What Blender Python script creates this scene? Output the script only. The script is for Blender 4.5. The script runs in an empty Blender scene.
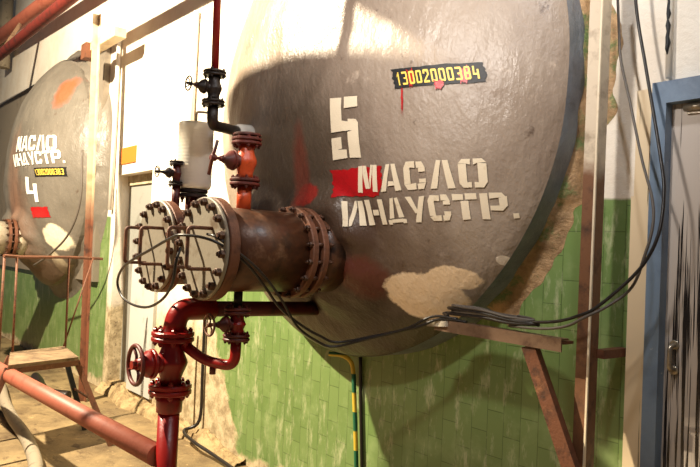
import bpy, math, random
from mathutils import Vector, Matrix, noise
random.seed(7)
SC = bpy.context.scene
COL = SC.collection
PI = math.pi

# ------------------------------------------------------------------ camera, world, lights, exposure
def make_camera():
    yaw, pitch, roll = math.radians(51), math.radians(1.6), math.radians(2.6)
    f = Vector((-math.sin(yaw)*math.cos(pitch), math.cos(yaw)*math.cos(pitch), math.sin(pitch)))
    rt = Vector((math.cos(yaw), math.sin(yaw), 0)); up = rt.cross(f)
    R = rt*math.cos(roll) + up*math.sin(roll); U = up*math.cos(roll) - rt*math.sin(roll)
    cd = bpy.data.cameras.new('camera'); cd.sensor_width = 36; cd.lens = 680/700*36; cd.clip_start = .05
    c = bpy.data.objects.new('camera', cd); COL.objects.link(c)
    m = Matrix((R, U, -f)).transposed().to_4x4(); m.translation = Vector((2.47, -2.316, 1.40))
    c.matrix_world = m; SC.camera = c
make_camera()
W = bpy.data.worlds.new('world'); SC.world = W; W.use_nodes = True
bg = W.node_tree.nodes['Background']; bg.inputs[0].default_value = (.80, .88, 1.0, 1); bg.inputs[1].default_value = .045
def lamp(name, kind, loc, target, energy, color, **kw):
    d = bpy.data.lights.new(name, kind); d.energy = energy; d.color = color
    for k, v in kw.items(): setattr(d, k, v)
    o = bpy.data.objects.new(name, d); COL.objects.link(o); o.location = loc
    o.rotation_euler = (Vector(target)-Vector(loc)).to_track_quat('-Z', 'Y').to_euler()
    return o
LAMP = Vector((-2.30, -3.0, 4.15))
lamp('flood_light', 'SPOT', LAMP, (-1.8, 0, 1.5), 1900, (1, .85, .62), spot_size=math.radians(170), spot_blend=.3, shadow_soft_size=.05)
lamp('tank_fill_spot', 'SPOT', (1.10, -1.75, 2.60), (.55, -.3, 2.12), 95, (1, .93, .86), spot_size=math.radians(84), spot_blend=1, shadow_soft_size=.07)  # added unseen spot, placed to brighten the near tank's dished end
lamp('corner_light', 'POINT', (1.75, -.95, 3.45), (0, 0, 0), 50, (.93, .95, 1.0), shadow_soft_size=.06)
SC.view_settings.view_transform = 'Standard'; SC.view_settings.look = 'None'
SC.view_settings.gamma = 1; SC.view_settings.use_curve_mapping = False
SC.view_settings.exposure = .55

# ------------------------------------------------------------------ materials
def lin(r, g, b):
    def c(v):
        v /= 255
        return v/12.92 if v <= .04045 else ((v+.055)/1.055)**2.4
    return (c(r), c(g), c(b), 1)
class NT:
    def __init__(s, name):
        m = bpy.data.materials.new(name); m.use_nodes = True
        s.m = m; s.t = m.node_tree; s.b = s.t.nodes['Principled BSDF']
        s.co = s.t.nodes.new('ShaderNodeTexCoord').outputs['Object']
        s.sep = s.t.nodes.new('ShaderNodeSeparateXYZ'); s.t.links.new(s.co, s.sep.inputs[0])
    def link(s, v, sock):
        if isinstance(v, bpy.types.NodeSocket): s.t.links.new(v, sock)
        elif v is not None: sock.default_value = v
    def X(s): return s.sep.outputs[0]
    def Y(s): return s.sep.outputs[1]
    def Z(s): return s.sep.outputs[2]
    def math(s, op, a, b=None, clamp=False):
        n = s.t.nodes.new('ShaderNodeMath'); n.operation = op; n.use_clamp = clamp
        s.link(a, n.inputs[0]); s.link(b, n.inputs[1]); return n.outputs[0]
    def noise(s, scale, detail=4, rough=.6, stretch=None, w=0):
        n = s.t.nodes.new('ShaderNodeTexNoise'); n.inputs['Scale'].default_value = scale
        n.inputs['Detail'].default_value = detail; n.inputs['Roughness'].default_value = rough
        v = s.co
        mp = s.t.nodes.new('ShaderNodeMapping'); s.link(v, mp.inputs[0]); mp.inputs['Location'].default_value = (w, w*.7, w*.3)
        if stretch: mp.inputs['Scale'].default_value = stretch
        s.link(mp.outputs[0], n.inputs['Vector']); return n.outputs['Fac']
    def ramp(s, v, a, b):
        n = s.t.nodes.new('ShaderNodeMapRange'); s.link(v, n.inputs[0])
        n.inputs[1].default_value = a; n.inputs[2].default_value = b; return n.outputs[0]
    def mix(s, f, a, b):
        n = s.t.nodes.new('ShaderNodeMix'); n.data_type = 'RGBA'
        s.link(f, n.inputs[0]); s.link(a, n.inputs[6]); s.link(b, n.inputs[7]); return n.outputs[2]
    def blob(s, cx, cz, rx, rz, edge=.35, nz=None, amt=.8, soft=.06):
        a = s.math('DIVIDE', s.math('SUBTRACT', s.X(), cx), rx); b = s.math('DIVIDE', s.math('SUBTRACT', s.Z(), cz), rz)
        d = s.math('SQRT', s.math('ADD', s.math('MULTIPLY', a, a), s.math('MULTIPLY', b, b)))
        if nz is not None: d = s.math('ADD', d, s.math('MULTIPLY', s.math('SUBTRACT', nz, .5), amt))
        return s.ramp(d, 1+soft, 1-soft)
    def bump(s, h, strength=.4, dist=.01, prev=None):
        n = s.t.nodes.new('ShaderNodeBump'); n.inputs['Strength'].default_value = strength; n.inputs['Distance'].default_value = dist
        s.link(h, n.inputs['Height'])
        if prev is not None: s.link(prev, n.inputs['Normal'])
        return n.outputs[0]
    def out(s, col, rough=.6, metal=0, nrm=None, **kw):
        s.link(col, s.b.inputs['Base Color']); s.link(rough, s.b.inputs['Roughness']); s.link(metal, s.b.inputs['Metallic'])
        if nrm is not None: s.link(nrm, s.b.inputs['Normal'])
        for k, v in kw.items(): s.link(v, s.b.inputs[k])
        return s.m

def worn(name, base, dark, light=None, rough=.5, metal=0, scale=14, lo=.55, hi=.7, bump=.3):
    n = NT(name); a = n.noise(scale, 5, .65); c = n.mix(n.ramp(a, lo, hi), lin(*base), lin(*dark))
    if light: c = n.mix(n.ramp(n.noise(scale*.6, 5, .7, w=5), .6, .72), c, lin(*light))
    return n.out(c, rough, metal, n.bump(n.noise(scale*5, 4), bump, .004))
M = {}
M['red'] = worn('red_paint', (138, 21, 17), (88, 16, 13), (140, 40, 32), .32, 0, 12, .56, .75, .25)
M['red_dusty'] = worn('dusty_red_paint', (160, 90, 70), (130, 64, 48), (176, 116, 92), .5, 0, 9, .5, .75, .25)
M['red_dark'] = worn('dark_red_oxide', (96, 34, 26), (52, 28, 22), (120, 60, 44), .5, 0, 12, .48, .7, .4)
M['orange_red'] = worn('orange_red_paint', (196, 74, 32), (120, 42, 24), (205, 120, 70), .35, 0, 16, .52, .72, .4)
M['black_iron'] = worn('oily_black_iron', (44, 34, 30), (26, 22, 20), (86, 60, 46), .42, .2, 18, .5, .7, .5)
M['rust'] = worn('rusty_brown_steel', (110, 68, 46), (62, 42, 32), (138, 92, 62), .6, .1, 16, .5, .7, .5)
M['rust_light'] = worn('rusty_brown_bracket_steel', (120, 94, 72), (84, 58, 42), (142, 120, 98), .55, .15, 12, .5, .66, .4)
M['nut'] = worn('oily_brown_nut', (86, 56, 40), (48, 34, 26), (120, 90, 66), .45, .25, 24, .5, .7, .4)
M['cover'] = worn('grey_beige_cover_paint', (134, 126, 112), (100, 84, 66), (156, 146, 130), .45, .05, 9, .55, .7, .3)
M['neck'] = worn('brown_stained_steel', (88, 54, 34), (46, 32, 24), (124, 92, 68), .36, .1, 8, .5, .68, .4)
M['neck_pale'] = worn('pale_grey_steel', (190, 180, 160), (150, 128, 98), None, .5, 0, 8, .5, .7, .3)
M['cable'] = NT('black_rubber').out(lin(36, 31, 28), .35)
M['cable_grey'] = NT('dusty_grey_rubber').out(lin(92, 84, 76), .5)
M['hose'] = worn('dusty_grey_hose', (150, 138, 118), (112, 100, 84), None, .8, 0, 20)
M['cream_paint'] = worn('cream_stencil_paint', (228, 212, 184), (205, 184, 150), None, .5, 0, 30, .58, .75, .3)
M['white_paint'] = worn('white_stencil_paint', (242, 240, 232), (222, 216, 204), None, .5, 0, 30, .6, .8, .2)
M['red_mark'] = worn('red_marking_paint', (176, 16, 22), (140, 14, 18), None, .38, 0, 30, .5, .8, .3)
M['black_mark'] = worn('black_marking_paint', (16, 15, 16), (26, 24, 26), None, .55, 0, 20, .5, .8, .3)
M['yellow_mark'] = worn('yellow_marking_paint', (240, 206, 90), (232, 180, 70), None, .45, 0, 40)
M['wood'] = worn('grey_plank_wood', (136, 114, 86), (96, 76, 56), (156, 136, 108), .75, 0, 10, .45, .65, .4)
M['black_steel'] = NT('black_painted_steel').out(lin(24, 22, 22), .45, .1)
M['white_sheet'] = NT('white_insulation').out(lin(225, 218, 205), .6)
M['orange_card'] = NT('orange_card').out(lin(206, 116, 36), .6)
M['chrome'] = worn('worn_nickel', (170, 158, 138), (96, 78, 60), None, .3, .7, 30)
M['blue'] = None
def m_blue():
    n = NT('blue_door_paint'); a = n.noise(5, 5, .6)
    c = n.mix(n.ramp(a, .45, .7), lin(116, 136, 158), lin(88, 106, 128)); c = n.mix(n.ramp(n.noise(22, 4, .7, w=3), .68, .74), c, lin(170, 180, 186))
    return n.out(c, .4, 0, n.bump(n.noise(40, 4), .25, .004))
M['blue'] = m_blue()
def m_drips(name, base, z0, z1, thr):
    n = NT(name)
    d = n.noise(105, 3, .6, stretch=(1, 1, .014)); h = n.noise(9, 2, .5, stretch=(1, 1, .35), w=4)
    fade = n.ramp(n.Z(), z1, z0)
    m = n.ramp(n.math('ADD', n.math('MULTIPLY', d, .8), n.math('ADD', n.math('MULTIPLY', h, .25), n.math('MULTIPLY', fade, .075))), thr, thr+.03)
    c = n.mix(m, lin(*base), lin(34, 28, 26))
    c = n.mix(n.ramp(n.noise(6, 4, .6, w=9), .62, .75), c, lin(160, 140, 112))
    r = n.math('SUBTRACT', .5, n.math('MULTIPLY', m, .25))
    return n.out(c, r, 0, n.bump(m, .5, .006))
M['door'] = m_drips('grey_white_door_paint_with_tar_drips', (196, 184, 172), 1.3, 1.72, .600)
M['cream_trim'] = m_drips('cream_trim_with_tar_drips', (222, 200, 164), 0.2, 1.3, .655)
def m_stripe():
    n = NT('yellow_green_striped_paint')
    f = n.math('FRACT', n.math('MULTIPLY', n.Z(), 5.2))
    return n.out(n.mix(n.ramp(f, .48, .52), lin(214, 182, 58), lin(28, 100, 66)), .5)
M['stripe'] = m_stripe()
def m_post():
    n = NT('angle_post_paint')
    z = n.math('ADD', n.Z(), n.math('MULTIPLY', n.noise(6, 4), .35))
    c = n.mix(n.ramp(n.noise(12, 5, .65), .5, .68), lin(118, 80, 54), lin(66, 46, 36))
    up = n.mix(n.ramp(n.noise(14, 5, .65, w=2), .5, .7), lin(206, 190, 166), lin(160, 142, 120))
    return n.out(n.mix(n.ramp(z, 1.85, 1.95), c, up), .5, 0, n.bump(n.noise(50), .4, .004))
M['post'] = m_post()
def m_post_far():
    n = NT('pale_angle_post_paint')
    c = n.mix(n.ramp(n.noise(12, 5, .65), .5, .7), lin(120, 74, 52), lin(70, 46, 36))
    up = n.mix(n.ramp(n.noise(8, 4), .5, .8), lin(196, 178, 146), lin(150, 126, 94))
    return n.out(n.mix(n.ramp(n.math('ADD', n.Z(), n.math('MULTIPLY', n.noise(6, 4), .4)), 1.75, 2.2), c, up), .5)
M['post_far'] = m_post_far()

def m_wall():
    n = NT('tiled_and_plastered_wall')
    # tall green tiles laid in vertical courses
    sw = n.t.nodes.new('ShaderNodeCombineXYZ'); n.link(n.Z(), sw.inputs[0]); n.link(n.X(), sw.inputs[1])
    br = n.t.nodes.new('ShaderNodeTexBrick'); n.link(sw.outputs[0], br.inputs['Vector'])
    br.inputs['Scale'].default_value = 1; br.inputs['Brick Width'].default_value = .19; br.inputs['Row Height'].default_value = .085
    br.inputs['Mortar Size'].default_value = .0022; br.inputs['Mortar Smooth'].default_value = .3; br.inputs['Bias'].default_value = 0
    br.inputs['Color1'].default_value = lin(106, 132, 74); br.inputs['Color2'].default_value = lin(118, 143, 84); br.inputs['Mortar'].default_value = lin(82, 104, 56)
    tile = n.mix(n.ramp(n.noise(5, 5, .65), .52, .75), br.outputs[0], lin(140, 160, 106))
    tile = n.mix(n.ramp(n.noise(16, 5, .75, stretch=(1, 1, .3), w=7), .54, .74), tile, lin(186, 190, 150))
    nz = n.noise(7, 5, .65)
    nzs = n.math('SUBTRACT', nz, .5)
    # plaster: white above, bare cement below
    pl = n.mix(n.ramp(n.noise(3, 5, .6, w=2), .45, .75), lin(236, 228, 214), lin(220, 206, 186))
    cem = n.mix(n.ramp(n.noise(11, 6, .7, w=4), .42, .62), lin(206, 188, 152), lin(152, 134, 102))
    cem = n.mix(n.ramp(n.noise(40, 3, .7, w=8), .6, .7), cem, lin(110, 96, 74))
    zz = n.math('ADD', n.Z(), n.math('MULTIPLY', nzs, .5))
    plaster = n.mix(n.ramp(zz, .95, .75), pl, cem)
    # where the tiles stop (between the tanks) the edge is ragged
    xx = n.math('ADD', n.X(), n.math('MULTIPLY', nzs, .3))
    edge = n.math('ADD', xx, n.math('MULTIPLY', n.math('SUBTRACT', .85, n.Z()), -.55))
    right = n.ramp(edge, -1.90, -1.86); left = n.ramp(n.X(), -4.02, -4.05)
    zb = n.math('ADD', n.Z(), n.math('MULTIPLY', nzs, .02))
    msk = n.math('MULTIPLY', n.math('MAXIMUM', right, left), n.ramp(zb, 1.645, 1.635))
    msk = n.math('MULTIPLY', msk, n.ramp(n.math('ADD', n.Z(), n.math('MULTIPLY', nzs, .25)), .05, .09))
    c = n.mix(msk, plaster, tile)
    r = n.math('SUBTRACT', .7, n.math('MULTIPLY', msk, .42))
    h = n.math('MULTIPLY', n.math('SUBTRACT', 1, br.outputs['Fac']), msk)
    nr = n.bump(h, .3, .003)
    nr = n.bump(n.math('MULTIPLY', n.noise(20, 6, .7), n.math('SUBTRACT', 1.15, msk)), .45, .012, nr)
    return n.out(c, r, 0, nr)
M['wall'] = m_wall()
def m_floor():
    n = NT('dirty_sand_coloured_concrete')
    c = n.mix(n.ramp(n.noise(2.2, 6, .65), .4, .66), lin(154, 132, 94), lin(96, 78, 54))
    c = n.mix(n.ramp(n.noise(6, 6, .7, stretch=(1, 1.6, 1), w=5), .55, .68), c, lin(78, 58, 38))
    c = n.mix(n.ramp(n.noise(14, 6, .7, w=9), .6, .72), c, lin(190, 162, 116))
    br = n.t.nodes.new('ShaderNodeTexBrick'); n.link(n.co, br.inputs['Vector']); br.offset = 0
    br.inputs['Scale'].default_value = 1; br.inputs['Brick Width'].default_value = .5; br.inputs['Row Height'].default_value = .5; br.inputs['Mortar Size'].default_value = .006
    c = n.mix(n.math('MULTIPLY', br.outputs['Fac'], .25), c, lin(96, 74, 48))
    return n.out(c, .7, 0, n.bump(n.noise(18, 6, .7), .5, .02))
M['floor'] = m_floor()
def m_rubble():
    n = NT('crumbling_cement')
    c = n.mix(n.ramp(n.noise(9, 6, .7), .42, .64), lin(198, 172, 126), lin(122, 98, 66))
    return n.out(c, .9, 0, n.bump(n.noise(30, 6, .7), .8, .03))
M['rubble'] = m_rubble()
def m_collar():
    n = NT('rough_cement_collar')
    c = n.mix(n.ramp(n.noise(9, 6, .7), .42, .64), lin(196, 160, 118), lin(140, 112, 80))
    c = n.mix(n.ramp(n.noise(6, 5, .7, w=6), .52, .62), c, lin(108, 128, 78))
    return n.out(c, .85, 0, n.bump(n.noise(45, 6, .7), .8, .02))
M['collar'] = m_collar()
def m_tank(name, base, dark, patches):
    n = NT(name); nz = n.noise(5.5, 6, .7)
    big = n.noise(1.7, 4, .55, w=3)
    c = n.mix(n.ramp(big, .38, .66), lin(*base), lin(*dark))
    c = n.mix(n.ramp(n.noise(13, 6, .72, w=6), .6, .74), c, lin(min(base[0]+26, 255), min(base[1]+24, 255), min(base[2]+22, 255)))
    c = n.mix(n.math('MULTIPLY', n.ramp(n.noise(9, 6, .75, w=11), .62, .7), .7), c, lin(78, 58, 44))
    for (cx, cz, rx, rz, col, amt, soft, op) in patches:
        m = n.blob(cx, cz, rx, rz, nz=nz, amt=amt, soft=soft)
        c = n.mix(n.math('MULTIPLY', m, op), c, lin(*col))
    # trowel marks
    w1 = n.noise(10, 5, .6, stretch=(1, 1, .5)); v = n.t.nodes.new('ShaderNodeTexWave'); v.inputs['Scale'].default_value = 16
    v.inputs['Distortion'].default_value = 7; v.inputs['Detail'].default_value = 3
    mp = n.t.nodes.new('ShaderNodeMapping'); mp.inputs['Rotation'].default_value = (0, .7, 0); n.link(n.co, mp.inputs[0]); n.link(mp.outputs[0], v.inputs[0])
    nr = n.bump(w1, .6, .025); nr = n.bump(v.outputs['Fac'], .05, .006, nr); nr = n.bump(n.noise(26, 5, .75, w=13), .4, .008, nr)
    r = n.ramp(n.noise(4, 4, .6, w=8), .3, .7); r = n.math('ADD', .30, n.math('MULTIPLY', r, .22))
    return n.out(c, r, 0, nr)
ZB = 2.13-1.24
def pz(*a): return [(x-(-.2), z-ZB, rx, rz, c, am, so, op) for (x, z, rx, rz, c, am, so, op) in a]
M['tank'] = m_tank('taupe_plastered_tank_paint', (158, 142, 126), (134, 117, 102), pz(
    (.02, 1.36, .50, .42, (66, 42, 29), .9, .4, .9), (.02, 1.03, .85, .2, (48, 38, 29), .9, .4, .85), (-.12, 1.82, .40, .33, (74, 62, 48), 1.0, .4, .8),  # oil stains round the manways, darkened also to stand in for shade
    (.0, 1.645, .07, .05, (140, 34, 24), 1.6, .1, .9), (-.06, 1.74, .05, .2, (128, 54, 38), 1.5, .3, .6), (.25, 1.3, .10, .09, (96, 40, 28), 1.2, .2, .7),
    (.55, 1.03, .30, .10, (84, 84, 50), .9, .3, .6),
    (.47, 1.235, .165, .10, (240, 212, 174), .8, .05, 1.0), (.61, 1.315, .10, .045, (240, 212, 174), 1.0, .06, 1.0), (.79, 1.395, .022, .02, (225, 210, 190), .6, .05, 1.0)))
def pz4(*a): return [(x-(-5.45), z-ZB, rx, rz, c, am, so, op) for (x, z, rx, rz, c, am, so, op) in a]
M['tank_far'] = m_tank('pale_grey_plastered_tank_paint', (118, 111, 101), (102, 96, 87), pz4(
    (-4.66, 1.415, .17, .13, (244, 232, 204), .8, .08, 1.0), (-4.78, 1.12, .08, .16, (214, 200, 172), .9, .1, .9), (-4.68, 2.88, .10, .15, (176, 84, 46), 1.6, .3, .8),
    (-5.2, 1.5, .25, .5, (120, 84, 64), 1.2, .4, .5), (-5.35, 2.0, .18, .5, (140, 100, 78), 1.4, .4, .4), (-5.1, 1.05, .6, .15, (96, 74, 56), .9, .3, .8)))

# ------------------------------------------------------------------ object helpers
def thing(name, label, cat, loc, group=None):
    o = bpy.data.objects.new(name, None); COL.objects.link(o); o.location = loc; o.empty_display_size = .1
    o['label'] = label; o['category'] = cat
    if group: o['group'] = group
    return o
def tag(o, label, cat, group=None):
    o['label'] = label; o['category'] = cat
    if group: o['group'] = group
    return o
def wloc(o):
    v = Vector((0, 0, 0))
    while o is not None: v += o.location; o = o.parent
    return v
def frame(d):
    d = Vector(d).normalized(); a = Vector((0, 0, 1)) if abs(d.z) < .9 else Vector((1, 0, 0))
    u = d.cross(a).normalized(); return u, d.cross(u).normalized(), d
def catmull(pts, n=8):
    P = [Vector(p) for p in pts]; P = [P[0]*2-P[1]] + P + [P[-1]*2-P[-2]]; out = []
    for i in range(1, len(P)-2):
        a, b, c, d = P[i-1:i+3]
        for k in range(n):
            t = k/n; out.append(.5*((2*b)+(c-a)*t+(2*a-5*b+4*c-d)*t*t+(3*b-a-3*c+d)*t**3))
    out.append(P[-2]); return out
class MB:
    def __init__(s): s.v = []; s.f = []; s.sm = []
    def add(s, vs, fs, smooth=False):
        o = len(s.v); s.v += [Vector(v) for v in vs]; s.f += [tuple(i+o for i in f) for f in fs]; s.sm += [smooth]*len(fs); return s
    def box(s, a, b):
        (x0, y0, z0), (x1, y1, z1) = a, b
        return s.add([(x0,y0,z0),(x1,y0,z0),(x1,y1,z0),(x0,y1,z0),(x0,y0,z1),(x1,y0,z1),(x1,y1,z1),(x0,y1,z1)],
                     [(3,2,1,0),(4,5,6,7),(0,1,5,4),(1,2,6,5),(2,3,7,6),(3,0,4,7)])
    def bar(s, p, q, w, h, up=(0, 0, 1)):     # rectangular bar from p to q, w sideways, h along up
        p, q = Vector(p), Vector(q); d = (q-p).normalized(); u = Vector(up); sd = d.cross(u).normalized(); u = sd.cross(d)
        vs = [e+sd*a*w/2+u*b*h/2 for e in (p, q) for a, b in ((-1,-1),(1,-1),(1,1),(-1,1))]
        return s.add(vs, [(0,1,2,3),(7,6,5,4),(4,5,1,0),(5,6,2,1),(6,7,3,2),(7,4,0,3)])
    def angle(s, p, q, w, t, d1, d2):         # L-section along p-q, legs along d1 and d2
        p, q, d1, d2 = Vector(p), Vector(q), Vector(d1), Vector(d2)
        prof = [(0,0),(w,0),(w,t),(t,t),(t,w),(0,w)]
        vs = [e+d1*a+d2*b for e in (p, q) for a, b in prof]
        return s.add(vs, [(0,1,2,3),(0,3,4,5),(9,8,7,6),(11,10,9,6)] + [(i, (i+1) % 6, (i+1) % 6+6, i+6) for i in range(6)])
    def lathe(s, c, d, prof, n=32, smooth=True, caps=True):   # prof: (distance along d, radius)
        c = Vector(c); u, w, d = frame(d); vs = []; fs = []
        for (t, r) in prof:
            for k in range(n):
                a = 2*PI*k/n; vs.append(c+d*t+u*r*math.cos(a)+w*r*math.sin(a))
        for i in range(len(prof)-1):
            for k in range(n): fs.append((i*n+k, i*n+(k+1) % n, (i+1)*n+(k+1) % n, (i+1)*n+k))
        s.add(vs, fs, smooth)
        if caps:
            o = len(s.v)-len(vs)
            s.f.append(tuple(o+k for k in range(n))[::-1]); s.sm.append(False)
            s.f.append(tuple(o+(len(prof)-1)*n+k for k in range(n))); s.sm.append(False)
        return s
    def cyl(s, p, q, r, n=24, smooth=True):
        d = Vector(q)-Vector(p); return s.lathe(p, d, [(0, r), (d.length, r)], n, smooth)
    def disc(s, p, q, r, n=40, bev=.004):     # bevelled disc
        d = Vector(q)-Vector(p); L = d.length; b = min(bev, L*.3)
        return s.lathe(p, d, [(0, r-b), (b, r), (L-b, r), (L, r-b)], n, False)
    def ring(s, p, q, r0, r1, n=40):
        d = Vector(q)-Vector(p); L = d.length; b = min(.004, L*.3)
        return s.lathe(p, d, [(0, r0), (0, r1-b), (b, r1), (L-b, r1), (L, r1-b), (L, r0), (0, r0)], n, False, caps=False)
    def tube(s, pts, r, n=10, sub=0, closed=False):
        P = catmull(pts, sub) if sub else [Vector(p) for p in pts]; vs = []; fs = []; N = len(P)
        u = None
        for i, p in enumerate(P):
            a = P[(i-1) % N] if (closed or i) else p; b = P[(i+1) % N] if (closed or i < N-1) else p
            d = (b-a).normalized()
            if u is None: u = frame(d)[0]
            u = (u-d*u.dot(d)).normalized(); w = d.cross(u)
            rr = r[i] if isinstance(r, (list, tuple)) else r
            for k in range(n):
                t = 2*PI*k/n; vs.append(p+u*rr*math.cos(t)+w*rr*math.sin(t))
        for i in range(N if closed else N-1):
            for k in range(n): fs.append((i*n+k, i*n+(k+1) % n, ((i+1) % N)*n+(k+1) % n, ((i+1) % N)*n+k))
        s.add(vs, fs, True)
        if not closed:
            o = len(s.v)-len(vs); s.f.append(tuple(o+k for k in range(n))[::-1]); s.f.append(tuple(o+(N-1)*n+k for k in range(n))); s.sm += [False]*2
        return s
    def sphere(s, c, r, sc=(1, 1, 1), n=24):
        c = Vector(c); m = n//2; vs = []; fs = []
        for i in range(m+1):
            for k in range(n):
                a, b = PI*i/m, 2*PI*k/n
                vs.append(c+Vector((r*sc[0]*math.sin(a)*math.cos(b), r*sc[1]*math.sin(a)*math.sin(b), r*sc[2]*math.cos(a))))
        for i in range(m):
            for k in range(n): fs.append((i*n+k, (i+1)*n+k, (i+1)*n+(k+1) % n, i*n+(k+1) % n))
        return s.add(vs, fs, True)
    def build(s, name, mat, parent=None, kind=None, loc=None):
        base = wloc(parent) if parent else Vector(loc or (0, 0, 0))
        me = bpy.data.meshes.new(name); me.from_pydata([v-base for v in s.v], [], s.f)
        me.polygons.foreach_set('use_smooth', s.sm); me.materials.append(mat); me.validate(); me.update()
        import bmesh
        bm = bmesh.new(); bm.from_mesh(me); bmesh.ops.recalc_face_normals(bm, faces=bm.faces); bm.to_mesh(me); bm.free()
        o = bpy.data.objects.new(name, me); COL.objects.link(o)
        if parent: o.parent = parent
        else: o.location = base
        if kind: o['kind'] = kind
        return o
def instance(src, parent, offset):            # a copy of a part at another place under a part
    o = src.copy(); COL.objects.link(o); o.parent = parent; o.location = Vector(offset); return o
def bend(pts, r, n=6):                        # polyline with rounded corners
    P = [Vector(p) for p in pts]; out = [P[0]]
    for i in range(1, len(P)-1):
        a = (P[i-1]-P[i]); b = (P[i+1]-P[i]); k = min(r, a.length*.49, b.length*.49)
        p0, p1 = P[i]+a.normalized()*k, P[i]+b.normalized()*k
        for j in range(n+1):
            t = j/n; out.append(p0*(1-t)**2+P[i]*2*t*(1-t)+p1*t*t)
    return out+[P[-1]]

# ------------------------------------------------------------------ setting
MB().box((-14, -6, -.1), (4.5, .0, 0)).build('floor', M['floor'], kind='structure')
def wall_back():
    m = MB(); T = .3
    def slab(x0, x1, z0, z1, y=0): m.box((x0, y, z0), (x1, T, z1))
    slab(-14, -3.91, 0, 5.2); slab(-3.91, -3.10, 2.03, 5.2); slab(-3.10, 4.5, 0, 5.2)
    return m.build('wall_back', M['wall'], kind='structure')
wall_back()
# recessed flush door between the tanks
d1 = MB().box((-3.91, .12, .10), (-3.10, .17, 1.96)).build('door_1', worn('grey_door_paint', (150, 150, 143), (128, 126, 118), None, .55, 0, 6), kind='structure')
o = MB().box((-3.36, -.03, .13), (-2.86, -.001, 1.25)).build('wall_board', worn('pale_grey_board', (196, 196, 190), (176, 174, 166), None, .5, 0, 6)); tag(o, 'pale grey board standing against the white wall behind the big red valve', 'board')
MB().box((-3.91, .0, .0), (-3.10, .28, .10)).build('trim_1', M['rubble'], kind='structure')
MB().box((-3.91, .10, 1.94), (-3.10, .20, 2.03)).build('trim_2', worn('dirty_lintel_plaster', (190, 176, 146), (120, 104, 80), None, .8, 0, 8, .4, .65), kind='structure')
def rubble():
    m = MB(); nx, ny = 90, 10; vs = []; fs = []
    for i in range(nx+1):
        for j in range(ny+1):
            x = -3.95+2.6*i/nx; t = j/ny
            w = .10+.07*noise.noise(Vector((x*2.3, 0, 4))); top = .10+.08*noise.noise(Vector((x*3, 2, 1)))
            if x > -2.2: top *= max(.25, 1-(x+2.2)*.9)
            z = top*(1-(1-t)**2.5)+.03*noise.noise(Vector((x*14, t*5, 3)))*(t > 0)
            vs.append((x, -w*(1-t) - .012*noise.noise(Vector((x*12, t*6, 7))) if t < 1 else -.002, max(z, .0) if j else -.01))
    for i in range(nx):
        for j in range(ny): a = i*(ny+1)+j; fs.append((a, a+ny+1, a+ny+2, a+1))
    m.add(vs, fs, True); return m.build('trim_4', M['rubble'], kind='structure')
rubble()

# right-hand door
MB().box((1.352, -.015, .02), (2.25, -.002, 1.955)).build('door_2', M['door'], kind='structure')
d2f = MB()
for a, b in (((1.302, -.06, 0), (1.352, -.0, 2.03)), ((1.352, -.06, 1.955), (2.25, -.0, 2.03)), ((2.25, -.075, 0), (2.33, -.0, 2.03))): d2f.box(a, b)
d2f.build('trim_5', M['blue'], kind='structure')
MB().box((1.222, -.03, 0), (1.301, -.0, 1.645)).box((1.232, -.03, 1.645), (1.301, 0, 2.02)).build('trim_6', M['cream_trim'], kind='structure')
h = thing('pull_handle', 'small worn metal pull handle on the tar-streaked grey door', 'door handle', (1.386, -.02, 1.05))
MB().tube(bend([(1.386, -.0155, 1.055), (1.386, -.05, 1.06), (1.386, -.05, 1.135), (1.386, -.016, 1.14)], .012), .008, 10).build('grip', M['chrome'], h)
for z in (1.055, 1.14): MB().disc((1.386, -.0155, z), (1.386, -.022, z), .016, 16).build('mounting_plate', M['chrome'], h)
h = thing('door_latch', 'small metal latch at the top edge of the right-hand door under the blue frame', 'latch', (1.425, -.02, 1.93))
MB().cyl((1.40, -.03, 1.935), (1.47, -.03, 1.935), .012, 14).build('bolt', M['chrome'], h)
MB().box((1.405, -.024, 1.915), (1.455, -.0155, 1.95)).build('plate', M['chrome'], h)
# thin conduit above that door, and a tar streak next to it
o = MB().tube([(1.338, -.02, 2.05), (1.335, -.02, 2.5), (1.33, -.02, 3.2)], .011, 10).build('conduit', M['white_sheet']); tag(o, 'thin pale conduit running up the white wall above the blue door frame', 'conduit')
k = MB()
k.tube([(1.337+.003*random.uniform(-1, 1), -.032, 2.13+i*.02) for i in range(16)], [.002]+[random.uniform(.003, .009) for _ in range(15)], 8)
k.build('tar_streak', M['black_mark'], o)

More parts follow.
